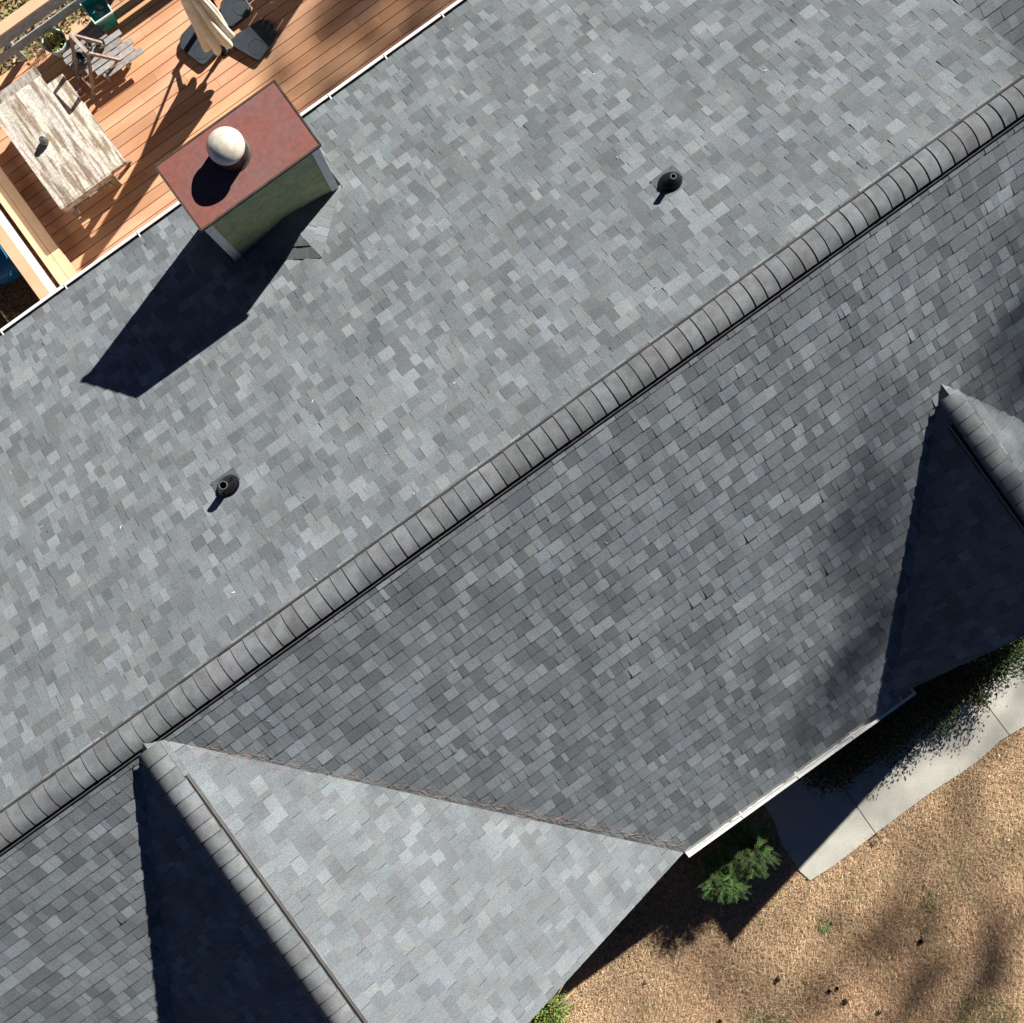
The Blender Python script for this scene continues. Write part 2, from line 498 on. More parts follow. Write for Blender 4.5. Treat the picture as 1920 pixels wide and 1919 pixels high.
def ridge(x0, x1, along, P, tanr, half, parent, v0, v1, dark=-1):
    """rounded cap shingles over a ridge vent. along: 'x' or 'y'. P: (fixed coord, z)"""
    def pt(s, t, z):
        return (t, P[0] + s, z) if along == 'x' else (P[0] + s, t, z)
    r = .11
    zf = lambda s: P[1] + .038 - tanr * (math.sqrt(s * s + r * r) - r * .86) - 2.4 * max(0, abs(s) - half * .5) ** 2
    m = MB(); n = 14
    ex = .152
    t = x0
    sg = 1 if x1 > x0 else -1
    while (t - x1) * sg < 0:
        g = uni(.84, 1.14); c = (g * uni(.97, 1.03), g, g * uni(.96, 1.03))
        hw = half + uni(-.003, .003)
        L = ex + .012
        sk = uni(-.004, .004)
        A_, B_, F_ = [], [], []
        up_ = uni(.008, .012) if along == 'x' else uni(.014, .019)
        bv = .004 if along == 'x' else .007
        for i in range(n + 1):
            s = -hw + 2 * hw * i / n
            k_ = t + sk * s * 8
            F_.append(pt(s, k_, zf(s) + up_ - .012))
            A_.append(pt(s, k_ + sg * bv, zf(s) + up_))
            B_.append(pt(s, t + sg * L, zf(s) + .001))
        m.add(A_ + B_, [(i, i + 1, n + 2 + i, n + 1 + i) if (sg > 0) == (along == 'x') else (i, n + 1 + i, n + 2 + i, i + 1) for i in range(n)], c)
        m.add(A_ + F_, [(i, n + 1 + i, n + 2 + i, i + 1) for i in range(n)], tuple(x * .5 for x in c))
        for i in (0, n):
            a, b = A_[i], B_[i]
            m.add([a, b, (b[0], b[1], b[2] - .009), (a[0], a[1], a[2] - .014)], [(0, 1, 2, 3)], (.3, .3, .3))
        t += sg * ex
    m.build('ridge_cap', CAPM, parent)
    for sd_ in (-1, 1):
        v = MB(); lip = MB()
        z = lambda s: P[1] - tanr * s
        def strip(m, a, za, b, zb, za2, zb2, c=(1, 1, 1)):
            q = []
            for tt in (v0, v1):
                q += [pt(sd_ * a, tt, z(a) + za), pt(sd_ * b, tt, z(b) + zb), pt(sd_ * b, tt, z(b) + zb2), pt(sd_ * a, tt, z(a) + za2)]
            m.add(q, [(0, 1, 5, 4), (1, 2, 6, 5), (2, 3, 7, 6), (3, 0, 4, 7), (0, 3, 2, 1), (4, 5, 6, 7)], c)
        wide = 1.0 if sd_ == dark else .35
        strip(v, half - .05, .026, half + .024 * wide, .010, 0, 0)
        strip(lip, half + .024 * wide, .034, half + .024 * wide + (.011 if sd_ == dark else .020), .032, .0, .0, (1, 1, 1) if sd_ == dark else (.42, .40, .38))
        if sd_ == dark: strip(v, half + .036, .018, half + .050, .012, 0, 0)  # outer black strip stands in for the ridge's shadow on the slope
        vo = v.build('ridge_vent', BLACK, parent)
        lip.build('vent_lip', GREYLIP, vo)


random.seed(21)
ridge(XA, XB, 'x', (YR, ZR), (MU + ML) / 2, .148, house, XA, XB)
T1 = (ZR - ZE) / abs(G1E - G1X); T2 = (G2Z - ZE) / (G2X - G2E)
ridge(G1Y, YR - .34, 'y', (G1X, ZR), T1, .13, house, G1Y, YR - .62)
ridge(G2Y, G2J - .2, 'y', (G2X, G2Z), T2, .13, house, G2Y, G2J - .45)

# ---- vent pipes on the back slope
NU = V((0, MU, 1)).normalized()


def vent(px, py, rp, hp, rub, lbl, lean):
    b = hit(px, py, V((0, YR, ZR)), NU)
    t = empty('vent_pipe', b, 0, house)
    tag(t, lbl)
    # frame lying on the slope: y axis points down the slope
    yv = V((0, 1, -MU)).normalized(); xv = V((1, 0, 0)); zv = xv.cross(yv)
    M = Matrix(((xv.x, yv.x, zv.x, 0), (xv.y, yv.y, zv.y, 0), (xv.z, yv.z, zv.z, 0), (0, 0, 0, 1)))
    m = MB()
    m.box((-.15, -.02, .009), (.15, .165, .0125), (1, 1, 1), M)
    m.build('flashing_plate', GALV, t)
    m = MB()
    r0 = .118
    prof = [(r0 + .012, .010), (r0 + .010, .018), (r0, .022), (r0 * .93, .045), (r0 * .80, .075), (rp + .022, .105), (rp + .012, .125), (rp + .004, .135)]
    vs_m = MB(); vs_m.lathe(prof, 40)
    # shear so the top ends round the vertical pipe
    Mi = M
    out = []
    for p in vs_m.v:
        q = Mi @ V(p)
        k = max(0, (p[2] - .02) / .115)
        q -= V((0, zv.y, 0)) * p[2] * k
        out.append(q)
    vs_m.v = [tuple(q) for q in out]
    vs_m.build('rubber_boot', rub, t, smooth=True)
    m = MB()
    m.lathe([(rp, .0), (rp, hp), (rp - .006, hp + .001), (rp - .006, hp - .12), (0, hp - .12)], 32)
    m.build('pipe', BLACK, t, smooth=False)
    m = MB()
    m.lathe([(rp + .0015, hp - .012), (rp + .0015, hp + .002), (rp - .007, hp + .002), (rp - .007, hp - .01)], 32)
    m.build('pipe_rim', GREYLIP, t)


vent(429, 912, .044, .26, RUBBER, 'left plumbing vent pipe with a glossy black boot', 0)
vent(1257, 343, .030, .24, RUBBER2, 'right plumbing vent pipe, thinner, with a matt black boot', 0)

# ---- chimney chase
CX0, CX1, CY0, CY1, CZT = -.756, .761, 4.389, 5.20, 4.487
ch = empty('chimney', (0, 4.8, ZE), 0, house)
tag(ch, 'boxy sided chimney with a rusty red metal cap and round dome, at the back eave')
i_ = .035
cl_ = V((0, 4.8, ZE))
mb = MB()
mb.box((CX0 + i_, CY0 + i_, .0), (CX1 - i_, CY1 - i_, CZT - .03))
mb.v = [tuple(V(p) - cl_) for p in mb.v]
mb.build('chimney_wall', SIDING, ch)
mb = MB()
for sx in (CX0 + i_, CX1 - i_):
    for sy in (CY0 + i_, CY1 - i_):
        ix = .082 if sx < 0 else -.082; iy = .082 if sy < 4.8 else -.082
        ox = -.012 if sx < 0 else .012; oy = -.012 if sy < 4.8 else .012
        mb.box((min(sx + ox, sx + ix), min(sy + oy, sy), .0), (max(sx + ox, sx + ix), max(sy + oy, sy), CZT - .034))
        mb.box((min(sx + ox, sx), min(sy, sy + iy), .0), (max(sx + ox, sx), max(sy, sy + iy), CZT - .036))
mb.v = [tuple(V(p) - cl_) for p in mb.v]
mb.build('corner_trim', TRIMM, ch)
mb = MB()
mb.box((CX0 + .01, CY0 + .01, CZT - .03), (CX1 - .01, CY1 - .01, CZT))
mb.v = [tuple(V(p) - cl_) for p in mb.v]
capo = mb.build('chimney_cap', RUST, ch, bevel=.004)
mb = MB()
for a, b in (((CX0, CY0), (CX1, CY0)), ((CX1, CY0), (CX1, CY1)), ((CX1, CY1), (CX0, CY1)), ((CX0, CY1), (CX0, CY0))):
    mb.bar((a[0], a[1], CZT - .02), (b[0], b[1], CZT - .02), .018, .052)
mb.v = [tuple(V(p) - cl_) for p in mb.v]
mb.build('cap_edge', RUSTD, capo)
# dome and flue
dc = W(421, 271, CZT + .30); dc.z = 0
dr = 36.5 * (CZ - CZT - .29) / FPX
mb = MB()
mb.lathe([(.0001, .115), (dr * .2, .112), (dr * .4, .101), (dr * .6, .082), (dr * .8, .052), (dr * .93, .022), (dr, 0), (dr, -.018), (dr - .006, -.018), (dr * .9, .0), (dr * .5, .06), (.001, .08)], 48)
mb.v = [tuple(V(p) + V((dc.x, dc.y, CZT + .255)) - cl_) for p in mb.v]
mb.build('flue_dome', DOMEM, ch, smooth=True)
mb = MB()
mb.lathe([(.205, 0), (.205, .010), (.186, .02), (.182, .04), (.182, .235), (.176, .235), (.176, .05)], 40)
for k in range(4):
    a = k * math.pi / 2 + .4
    mb.box((-.012, -.002, .15), (.012, .002, .27), (1, 1, 1), Matrix.Translation((.179 * math.cos(a), .179 * math.sin(a), 0)) @ Matrix.Rotation(a + math.pi / 2, 4, 'Z'))
mb.v = [tuple(V(p) + V((dc.x, dc.y, CZT)) - cl_) for p in mb.v]
mb.build('flue_pipe', FLUE, ch, smooth=False)

# cricket behind the chimney and its flashing
zc = ZR - MU * (CY0 + i_ - YR)
L_ = .64
pk = V((.02, CY0 + i_ + .01, zc + .29)); yb = CY0 + i_ - L_
a_ = V((CX0 - .02, CY0 + i_ + .01, zc)); b_ = V((CX1 + .03, CY0 + i_ + .01, zc))
e_ = V((.10, yb, ZR - MU * (yb - YR) + .005))
shingles('cricket_slope', [pk, a_, e_], a_, e_ - a_, house, seed=31, tc=.5, dep=.003)
shingles('cricket_slope', [pk, e_, b_], b_, e_ - b_, house, seed=32, tc=.5, dep=.003)
mb = MB()
for s_, xx in ((-1, CX0 + i_ - .02), (1, CX1 - i_ + .02)):
    mb = MB()
    y0, y1 = CY0 + i_ - .02, YU - .02
    zz = lambda y: ZR - MU * (y - YR)
    mb.add([(xx - .035, y0, zz(y0) + .014), (xx + .035, y0, zz(y0) + .014), (xx + .035, y1, zz(y1) + .014), (xx - .035, y1, zz(y1) + .014),
            (xx - .035, y0, zz(y0) + .0105), (xx + .035, y0, zz(y0) + .0105), (xx + .035, y1, zz(y1) + .0105), (xx - .035, y1, zz(y1) + .0105)],
           [(0, 1, 2, 3), (7, 6, 5, 4), (0, 4, 5, 1), (1, 5, 6, 2), (2, 6, 7, 3), (3, 7, 4, 0)])
    mb.build('chimney_flashing', BLACK, house)

# ------------------------------------------------------------------ deck
DZ = .10
dk = tag(empty('wooden_deck', (2, 7, 0)), 'orange-brown deck of long boards behind the back eave', 'deck')
DX0, DX1, DY0, DY1 = -3.2, 9.5, 5.0, 9.15
mb = MB()
random.seed(5)
pit = .1475
y = DY0
while y < DY1:
    x = DX0
    first = True
    while x < DX1:
        L = uni(1.2, 3.6) if first else 3.6
        first = False
        x2 = min(x + L, DX1)
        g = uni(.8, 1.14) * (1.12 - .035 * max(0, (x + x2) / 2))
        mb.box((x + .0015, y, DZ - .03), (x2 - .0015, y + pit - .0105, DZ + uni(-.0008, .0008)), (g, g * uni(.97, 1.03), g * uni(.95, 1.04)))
        x = x2
    y += pit
o = mb.build('deck_boards', DECK, dk, loc=None); o.location = (-2, -7, 0)
mb = MB()
for yy in (DY0 + .1, 6.5, 8, DY1 - .1): mb.box((DX0 + .02, yy - .02, 0), (DX1, yy + .02, DZ - .032), (.5, .5, .5))
for xx in [DX0 + .04 + .4 * i for i in range(31)]: mb.box((xx - .018, DY0, 0.01), (xx + .018, DY1 - .02, DZ - .033), (.5, .5, .5))
o = mb.build('deck_joists', BARK, dk); o.location = (-2, -7, 0)


def railing(a, b, inn, label, capw=.24, ht=.95, pm=None):
    """a,b ends on the deck (xy); inn = unit vector pointing to the deck"""
    a = V((*a, 0)); b = V((*b, 0)); inn = V((*inn, 0))
    t = tag(empty('deck_railing', a), label, 'railing')
    d = (b - a)
    m = MB(); z = V((0, 0, 1))
    m.bar(z * (ht - .018), d + z * (ht - .018), capw, .036)
    m.build('cap_rail', TAN, t)
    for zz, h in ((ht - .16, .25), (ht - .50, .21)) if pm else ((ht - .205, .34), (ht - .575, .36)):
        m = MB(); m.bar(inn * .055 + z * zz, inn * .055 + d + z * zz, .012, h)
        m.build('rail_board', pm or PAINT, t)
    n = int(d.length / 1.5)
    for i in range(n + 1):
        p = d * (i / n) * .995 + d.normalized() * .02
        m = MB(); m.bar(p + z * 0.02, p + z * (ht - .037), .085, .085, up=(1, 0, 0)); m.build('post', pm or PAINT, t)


pc1 = W(38, 511, 1.02); pc2 = W(0, 446, 1.02)
railing((-3.13, 4.95), (-3.13, 9.15), (1, 0), 'sunlit white railing with tan cap along the left end of the deck', .155, 1.0)
yb_ = W(0, 54, 1.0).y
railing((-3.21, yb_), (9.4, yb_), (0, -1), 'shaded railing with broad tan cap along the back of the deck', .145, 1.0, SHADEPAINT)

# bench along the left railing
bz = .38
p1 = W(14, 400, bz); p2 = W(118, 535, bz)
bx0, bxm, bx1 = -2.995, -2.85, -2.715
bt = tag(empty('deck_bench', (bx0, 6.5, DZ)), 'long tan two-board bench against the sunlit left railing', 'bench')
m = MB(); m.box((bx0, 4.96, bz - .036), (bxm - .003, 9.0, bz)); o = m.build('seat_board', TAN, bt); o.location = -V((bx0, 6.5, DZ))
m = MB(); m.box((bxm + .003, 4.96, bz - .036), (bx1, 9.0, bz - .001)); o = m.build('seat_board', TAN, bt); o.location = -V((bx0, 6.5, DZ))
m = MB(); m.box((bx1 - .035, 5.75, bz - .14), (bx1 - .008, 9.0, bz - .038)); o = m.build('apron', DECK, bt); o.location = -V((bx0, 6.5, DZ))
for yy in (5.1, 6.4, 7.7, 8.8):
    m = MB(); m.box((bx1 - .13, yy, DZ + .002), (bx1 - .04, yy + .09, bz - .038)); o = m.build('leg', TAN, bt); o.location = -V((bx0, 6.5, DZ))

# ------------------------------------------------------------------ table with bench
tz = .80
tA = W(207, 325, tz); tB = W(112, 390, tz); tC = W(86, 157, tz)
tx0 = (W(112, 390, tz).x + W(0, 235, tz).x) / 2; tx1 = (tA.x + tC.x) / 2; ty0 = (tA.y + tB.y) / 2; ty1 = W(64, 150, tz).y
tab = tag(empty('patio_table', ((tx0 + tx1) / 2, (ty0 + ty1) / 2, DZ)), 'large peeling grey-white wooden table on the deck', 'table')
org = V(((tx0 + tx1) / 2, (ty0 + ty1) / 2, DZ))


def put(m, name, matl, parent, org, **k):
    o = m.build(name, matl, parent, **k); o.location = -org; return o


random.seed(9)
m = MB(); nb = 6
for i in range(nb):
    xa = tx0 + (tx1 - tx0) * i / nb; xb = tx0 + (tx1 - tx0) * (i + 1) / nb - .003
    g = uni(.82, 1.12)
    m.box((xa, ty0 + .01, tz - .03), (xb, ty1, tz + uni(-.001, .001)), (g, g * uni(.97, 1.0), g * uni(.93, 1)))
put(m, 'tabletop', TABLEM, tab, org)
m = MB(); m.box((tx0 - .01, ty1 + .003, tz - .055), (tx1 + .01, ty1 + .15, tz - .025), (.62, .6, .6)); put(m, 'end_board', TABLEM, tab, org)
m = MB()
m.box((tx0, ty0 - .02, tz - .17), (tx1 + .0, ty0 + .008, tz - .004), (.8, .78, .74))
m.box((tx0 + .02, ty1 - .05, tz - .14), (tx1 - .02, ty1 - .02, tz - .032), (.7, .7, .68))
m.box((tx0 + .01, ty0 + .01, tz - .14), (tx0 + .035, ty1 - .05, tz - .032), (.7, .7, .68))
m.box((tx1 - .035, ty0 + .01, tz - .14), (tx1 - .01, ty1 - .05, tz - .032), (.7, .7, .68))
put(m, 'apron', TABLEM, tab, org)
for ex, ey in ((tx0 + .06, ty0 + .10), (tx1 - .06, ty0 + .10), (tx0 + .06, ty1 - .12), (tx1 - .06, ty1 - .12)):
    m = MB(); m.bar((ex, ey, DZ + .002), (ex, ey, tz - .032), .075, .075, (.75, .7, .65)); put(m, 'leg', OLDWOOD, tab, org)
m = MB(); m.bar(((tx0 + tx1) / 2, ty0 + .1, .3), ((tx0 + tx1) / 2, ty1 - .1, .3), .08, .03, (.7, .65, .6)); m.bar((tx0 + .06, ty0 + .10, .3), (tx1 - .06, ty0 + .1, .3), .03, .08, (.7, .65, .6)); m.bar((tx0 + .06, ty1 - .12, .3), (tx1 - .06, ty1 - .12, .3), .03, .08, (.7, .65, .6))
put(m, 'stretcher', OLDWOOD, tab, org)

sz = .52
sA = W(239, 297, sz); sB = W(206, 319, sz); sC = W(112, 136, sz)
sx1 = (W(239, 297, sz).x + W(160, 185, sz).x) / 2; sx1 -= .05; sx0 = sx1 - .31; sy0 = sA.y; sy1 = W(119, 137, sz).y
ben = tag(empty('patio_bench', ((sx0 + sx1) / 2, (sy0 + sy1) / 2, DZ)), 'narrow peeling wooden bench pushed along the right side of the table', 'bench')
org = V(((sx0 + sx1) / 2, (sy0 + sy1) / 2, DZ))
m = MB()
for i in range(2):
    xa = sx0 + (sx1 - sx0) * i / 2; xb = xa + (sx1 - sx0) / 2 - .003; g = uni(.92, 1.1)
    m.box((xa, sy0, sz - .03), (xb, sy1, sz), (g, g * .99, g * .97))
put(m, 'seat', TABLEM, ben, org)
m = MB(); m.box((sx0, sy0 - .022, sz - .10), (sx1, sy0 - .002, sz - .003), (.85, .82, .78)); m.box((sx1 - .02, sy0, sz - .09), (sx1 - .004, sy1, sz - .032), (.75, .72, .7)); put(m, 'apron', TABLEM, ben, org)
for yy in (sy0 + .10, sy1 - .15):
    for a, b in ((sx0 - .02, sx1 - .03), (sx1 + .02, sx0 + .03)):
        m = MB(); m.bar((a, yy, DZ + .02), (b, yy + .03 if a < b else yy - .03, sz - .032), .07, .03, (.6, .5, .45), up=(0, 1, 0)); put(m, 'leg', OLDWOOD, ben, org)

# glass jar candle on the table
jp = W(80, 263, tz + .09)
jo = tag(empty('glass_jar', (jp.x, jp.y, tz + .002)), 'small round glass jar with a lid standing on the peeling table', 'jar')
m = MB(); m.lathe([(.001, .0), (.045, .0), (.055, .012), (.058, .05), (.052, .085), (.038, .10), (.036, .112), (.032, .112), (.034, .09), (.05, .05)], 28); m.build('jar_body', GLASS, jo, smooth=True)
m = MB(); m.lathe([(.040, .104), (.041, .122), (.034, .128), (.030, .122), (.018, .121), (.016, .129), (.001, .129)], 24); m.build('jar_lid', GALV, jo)

# ------------------------------------------------------------------ pots
def leafquad(m, p, d, n, L, wd, c):
    d = d.normalized(); s = d.cross(n)
    if s.length < 1e-4: s = d.cross(V((1, 0, .3)))
    s = s.normalized() * wd / 2
    up = s.normalized().cross(d) * (wd * .18)
    a = p; b = p + d * L
    q = p + d * L * .45
    m.add([a, q + s + up, b, q - s + up, q], [(0, 1, 4), (1, 2, 4), (2, 3, 4), (3, 0, 4)], c)


def rv():
    while True:
        v = V((uni(-1, 1), uni(-1, 1), uni(-1, 1)))
        if .05 < v.length < 1: return v.normalized()


pz = .46
pc = W(101, 77, pz)
po = tag(empty('round_planter', (pc.x, pc.y, DZ + .004)), 'round pale green glazed pot of yellow-green succulents behind the table', 'planter')
H = pz - DZ
m = MB(); m.lathe([(.001, 0), (.088, 0), (.10, .015), (.14, H * .5), (.157, H * .9), (.168, H), (.150, H), (.145, H * .9), (.13, H * .8)], 40); m.build('pot', POTW, po, smooth=True)
m = MB(); m.lathe([(.134, H * .84), (.07, H * .86), (.001, H * .87)], 24); m.build('soil', SOIL, po)
m = MB(); random.seed(41)
for _ in range(230):
    a = uni(0, 6.28); r = .13 * math.sqrt(rnd())
    p = V((r * math.cos(a) - .01, r * math.sin(a) - .015, H * .90 + uni(0, .06)))
    d = V((uni(-1, 1), uni(-1, 1), uni(.1, .9)))
    g = uni(.6, 1.25); leafquad(m, p, d, rv(), uni(.03, .06), uni(.014, .024), (.62 * g, .62 * g, .16 * g) if rnd() < .75 else (.62 * g, .45 * g, .25 * g))
m.build('foliage', LEAF, po)

qz = .54
q4 = [W(146, 4, qz), W(178, 46, qz), W(212, 23, qz), W(186, -22, qz)]
qc = sum(q4, V()) / 4
po = tag(empty('square_planter', (qc.x, qc.y, DZ + .004), 0), 'square teal glazed planter with a white rim, beside the back railing', 'planter')
H = qz - DZ
def ring(sc, z): return [V(((p.x - qc.x) * sc, (p.y - qc.y) * sc, z)) for p in q4]
def loft(m, rings, c=(1, 1, 1), capb=True):
    vs = [p for r in rings for p in r]; n = 4; fs = []
    for i in range(len(rings) - 1):
        for k in range(4): fs.append((i * 4 + k, i * 4 + (k + 1) % 4, i * 4 + 4 + (k + 1) % 4, i * 4 + 4 + k))
    if capb: fs.append((3, 2, 1, 0))
    m.add(vs, fs, c)
m = MB(); loft(m, [ring(.72, 0), ring(.97, H - .03)]); loft(m, [ring(.9, H - .03), ring(.80, H - .15), ring(.0, H - .152)], capb=False); m.build('pot', TEAL, po)
m = MB(); loft(m, [ring(.99, H - .04), ring(1.0, H), ring(.90, H), ring(.89, H - .035)], capb=False); m.build('rim', POTW, po)
m = MB(); random.seed(42)
for _ in range(14): a = uni(-.07, .04); b = uni(-.09, .06); m.box((a, b, H - .151), (a + uni(.02, .05), b + uni(.02, .05), H - .14 + rnd() * .02), (.7, .7, .65))
m.build('gravel', PALEM, po)

# dead twiggy plant beside the round pot
tw = tag(empty('dried_plant', (W(68, 78, .1).x, W(68, 78, .1).y, DZ)), 'dry grey twiggy plant between the railing and round pot', 'plant')
m = MB(); random.seed(44)
b0 = W(84, 92, DZ) - V((W(68, 78, .1).x, W(68, 78, .1).y, 0)); b0.z = .0
for k in range(34):
    a = uni(0, 6.28); el = uni(.3, 1.3); L = uni(.15, .5)
    p = b0.copy(); pts = [p]
    d = V((math.cos(a) * math.cos(el), math.sin(a) * math.cos(el), math.sin(el)))
    for j in range(4):
        p = p + d * L / 4 + rv() * .02; p.z = max(p.z, .01); pts.append(p)
    m.tube(pts, [.004, .0035, .003, .0025, .0015], 4, (1.2, 1.15, 1.1))
m.build('stems', STEM, tw)

# ------------------------------------------------------------------ low slatted table with staggered slats
lz = .36
cC = W(192, 92, lz)
lo_ = tag(empty('slatted_side_table', (cC.x, cC.y, DZ)), 'low grey slatted table with staggered slat ends, beside the patio bench', 'side table')
m = MB(); random.seed(51)
ax = (W(235, 75, lz) - W(165, 125, lz)); ax.z = 0; ax.normalize()
px_ = V((-ax.y, ax.x, 0))
ends = [(-.42, .10), (-.50, .20), (-.52, .16), (-.50, .34), (-.46, .28), (-.36, .40), (-.26, .36), (-.14, .44)]
for i, (e0, e1) in enumerate(ends):
    offp = px_ * (.33 - i * .094)
    g = uni(.85, 1.2)
    m.bar(offp + ax * e0 + V((0, 0, lz - DZ)), offp + ax * e1 + V((0, 0, lz - DZ)), .076, .02, (g, g, g))
m.build('slats', GREYWOOD, lo_)
m = MB()
for t_ in (-.18, .14):
    m.bar(px_ * .33 + ax * t_ + V((0, 0, lz - DZ - .03)), px_ * -.33 + ax * t_ + V((0, 0, lz - DZ - .03)), .04, .035)
m.build('cross_rails', GREYWOOD, lo_)
for t_ in (-.18, .14):
    for q in (.29, -.29):
        m = MB(); m.bar(px_ * q + ax * t_ + V((0, 0, .002)), px_ * q + ax * t_ + V((0, 0, lz - DZ - .05)), .04, .04); m.build('leg', GREYWOOD, lo_)


def small_pot(px, py, z, r, h, matl, lbl, cat, inside=None, nm='small_pot'):
    p = W(px, py, z + h)
    o = tag(empty(nm, (p.x, p.y, z)), lbl, cat)
    m = MB(); m.lathe([(.001, .001), (r * .75, .001), (r * .95, h * .5), (r, h), (r * .86, h), (r * .82, h * .6), (.001, h * .58)], 24); m.build('pot' if inside else 'body', matl, o, smooth=False)
    if inside:
        m = MB(); random.seed(int(px))
        for _ in range(40):
            a = uni(0, 6.28); rr = r * .7 * math.sqrt(rnd()); g = uni(.6, 1.3)
            leafquad(m, V((rr * math.cos(a), rr * math.sin(a), h * .6)), V((uni(-1, 1), uni(-1, 1), uni(.2, 1))), rv(), uni(.02, .04), uni(.012, .02), tuple(x * g for x in inside))
        m.build('filling', LEAF, o)
    return o


small_pot(165, 86, lz + .012, .055, .07, GALV, 'small grey pot of dried moss on the slatted table, left of the pale pot', 'pot', (.25, .22, .12))
small_pot(188, 82, lz + .012, .066, .06, GLASS, 'small dark-rimmed pot with pale contents on the slatted table', 'pot', (.7, .72, .6))
small_pot(146, 108, lz + .012, .085, .11, WEIGHT, 'dark blue-black pot at the shaded end of the slatted table', 'pot', (.03, .05, .08))

# a-frame stand
az = 1.02
A1 = W(131, 64, az); A2 = W(164, 99, az)
ac = (A1 + A2) / 2
af = tag(empty('a_frame_stand', (ac.x, ac.y, DZ)), 'weathered wooden a-frame stand with splayed legs over the slatted table', 'stand')
o_ = V((ac.x, ac.y, DZ))
m = MB(); m.bar(A1 - o_, A2 - o_, .05, .05, (1.25, 1.2, 1.2)); m.build('crossbar', OLDWOOD, af)
f1 = [W(245, 118, DZ + .01), W(176, 183, DZ + .01)]
dd = A1 - A2
for base, tgt in ((A2, f1[0]), (A2, f1[1]), (A1, f1[0] + V((dd.x, dd.y, 0)) * .9), (A1, f1[1] + V((dd.x, dd.y, 0)) * .9)):
    m = MB(); m.bar(base - o_ - V((0, 0, .02)), tgt - o_, .036, .036, (.8, .7, .65)); m.build('leg', OLDWOOD, af)
m = MB()
for f in f1:
    m = MB()
    a = A2.lerp(f, .8) - o_; b = A1.lerp(f + V((dd.x, dd.y, 0)) * .9, .8) - o_
    m.bar(a, b, .028, .028, (.7, .6, .55)); m.build('stretcher', OLDWOOD, af)

# ------------------------------------------------------------------ umbrella
ub = W(421, 96, DZ)
um = tag(empty('patio_umbrella', (ub.x, ub.y, DZ)), 'closed cream canvas umbrella standing between black base weights', 'umbrella')
m = MB(); m.lathe([(.001, 0), (.075, 0), (.075, .03), (.035, .05), (.03, .22), (.022, .23), (.022, 2.35), (.001, 2.36)], 20); m.build('pole', BLACK, um)
m = MB(); random.seed(61)
N = 96; rows = 26; vs = []
ph = [uni(-.18, .18) for _ in range(8)]; am = [uni(.75, 1.15) for _ in range(8)]
z0_, z1_ = .52, 2.36
for i in range(rows):
    t = i / (rows - 1)
    R0 = (.07 + .155 * (1 - t) ** .8) if t < .97 else .05
    for k in range(N):
        a = 2 * math.pi * k / N
        l8 = int(a / (math.pi / 4)) % 8; fr = (a / (math.pi / 4)) % 1
        fold = max(0, math.sin(math.pi * fr)) ** .6
        tw_ = .7 * (1 - t) + ph[l8] * (1 - t)
        r = R0 * (.58 + .52 * fold * am[l8]) * (1 + .04 * math.sin(a * 3 + t * 9))
        zz = z0_ + (z1_ - z0_) * t - (.05 * fold * am[l8]) * (1 - t) ** 3
        vs.append((r * math.cos(a + tw_), r * math.sin(a + tw_), zz))
fs = []
for i in range(rows - 1):
    for k in range(N): fs.append((i * N + k, i * N + (k + 1) % N, (i + 1) * N + (k + 1) % N, (i + 1) * N + k))
m.add(vs, fs)
cv = m.build('canopy', CREAM, um, smooth=True)
m = MB()
m.tube([V((.115 * math.cos(a), .115 * math.sin(a), 1.42 + .015 * math.sin(2 * a))) for a in [2 * math.pi * k / 24 for k in range(25)]], .012, 6)
m.build('tie_strap', CREAM, cv)


def psh(px, py, h):
    p = W(px, py, DZ)
    return p + V((to_sun.x / to_sun.z, to_sun.y / to_sun.z, 1)) * h - V((ub.x, ub.y, DZ))


nd = psh(331, 132, .66)  # unseen arm, strut and mount, set out to cast the thin deck shadows
m = MB(); m.bar(nd, psh(205, 448, 2.2), .035, .03); m.build('arm', BLACK, um)
m = MB(); m.bar(nd, psh(347, 196, .62), .04, .035); m.build('strut', BLACK, um)
m = MB(); m.bar((nd.x, nd.y, .1), nd + V((0, 0, .04)), .06, .06, up=(1, 0, 0)); m.build('arm_mount', BLACK, um)


def plate(pxs, lbl, z=.085, hand=None):
    pts = [W(x, y, DZ + z) for x, y in pxs]
    c = sum(pts, V()) / len(pts)
    # round the corners
    P2 = []
    n = len(pts)
    for i in range(n):
        a, b, d = pts[i - 1], pts[i], pts[(i + 1) % n]
        for t in (0, .25, .5, .75, 1):
            p = b + (a - b).normalized() * min(.06, (a - b).length * .3) * (1 - t) ** 2 + (d - b).normalized() * min(.06, (d - b).length * .3) * t ** 2
            P2.append(p)
    ar = sum(P2[i].x * P2[(i + 1) % len(P2)].y - P2[(i + 1) % len(P2)].x * P2[i].y for i in range(len(P2)))
    if ar < 0: P2 = P2[::-1]
    t = tag(empty('base_weight', (c.x, c.y, DZ + .003)), lbl, 'umbrella weight', 'black weights round the umbrella foot')
    m = MB(); m.prism([(p.x - c.x, p.y - c.y) for p in P2], 0, z, (1, 1, 1)); m.build('weight_shell', WEIGHT, t, bevel=.012)
    # moulded arc
    m = MB(); q = pts[hand] if hand is not None else pts[0]
    arc = []
    for k in range(15):
        a = 2 * math.pi * k / 14
        arc.append(V(((q.x - c.x) * .42 + .11 * math.cos(a), (q.y - c.y) * .42 + .11 * math.sin(a), z + .001)))
    m.tube(arc[:12], .003, 5, (.6, .6, .6)); m.build('moulded_rib', WEIGHT, t)
    return t


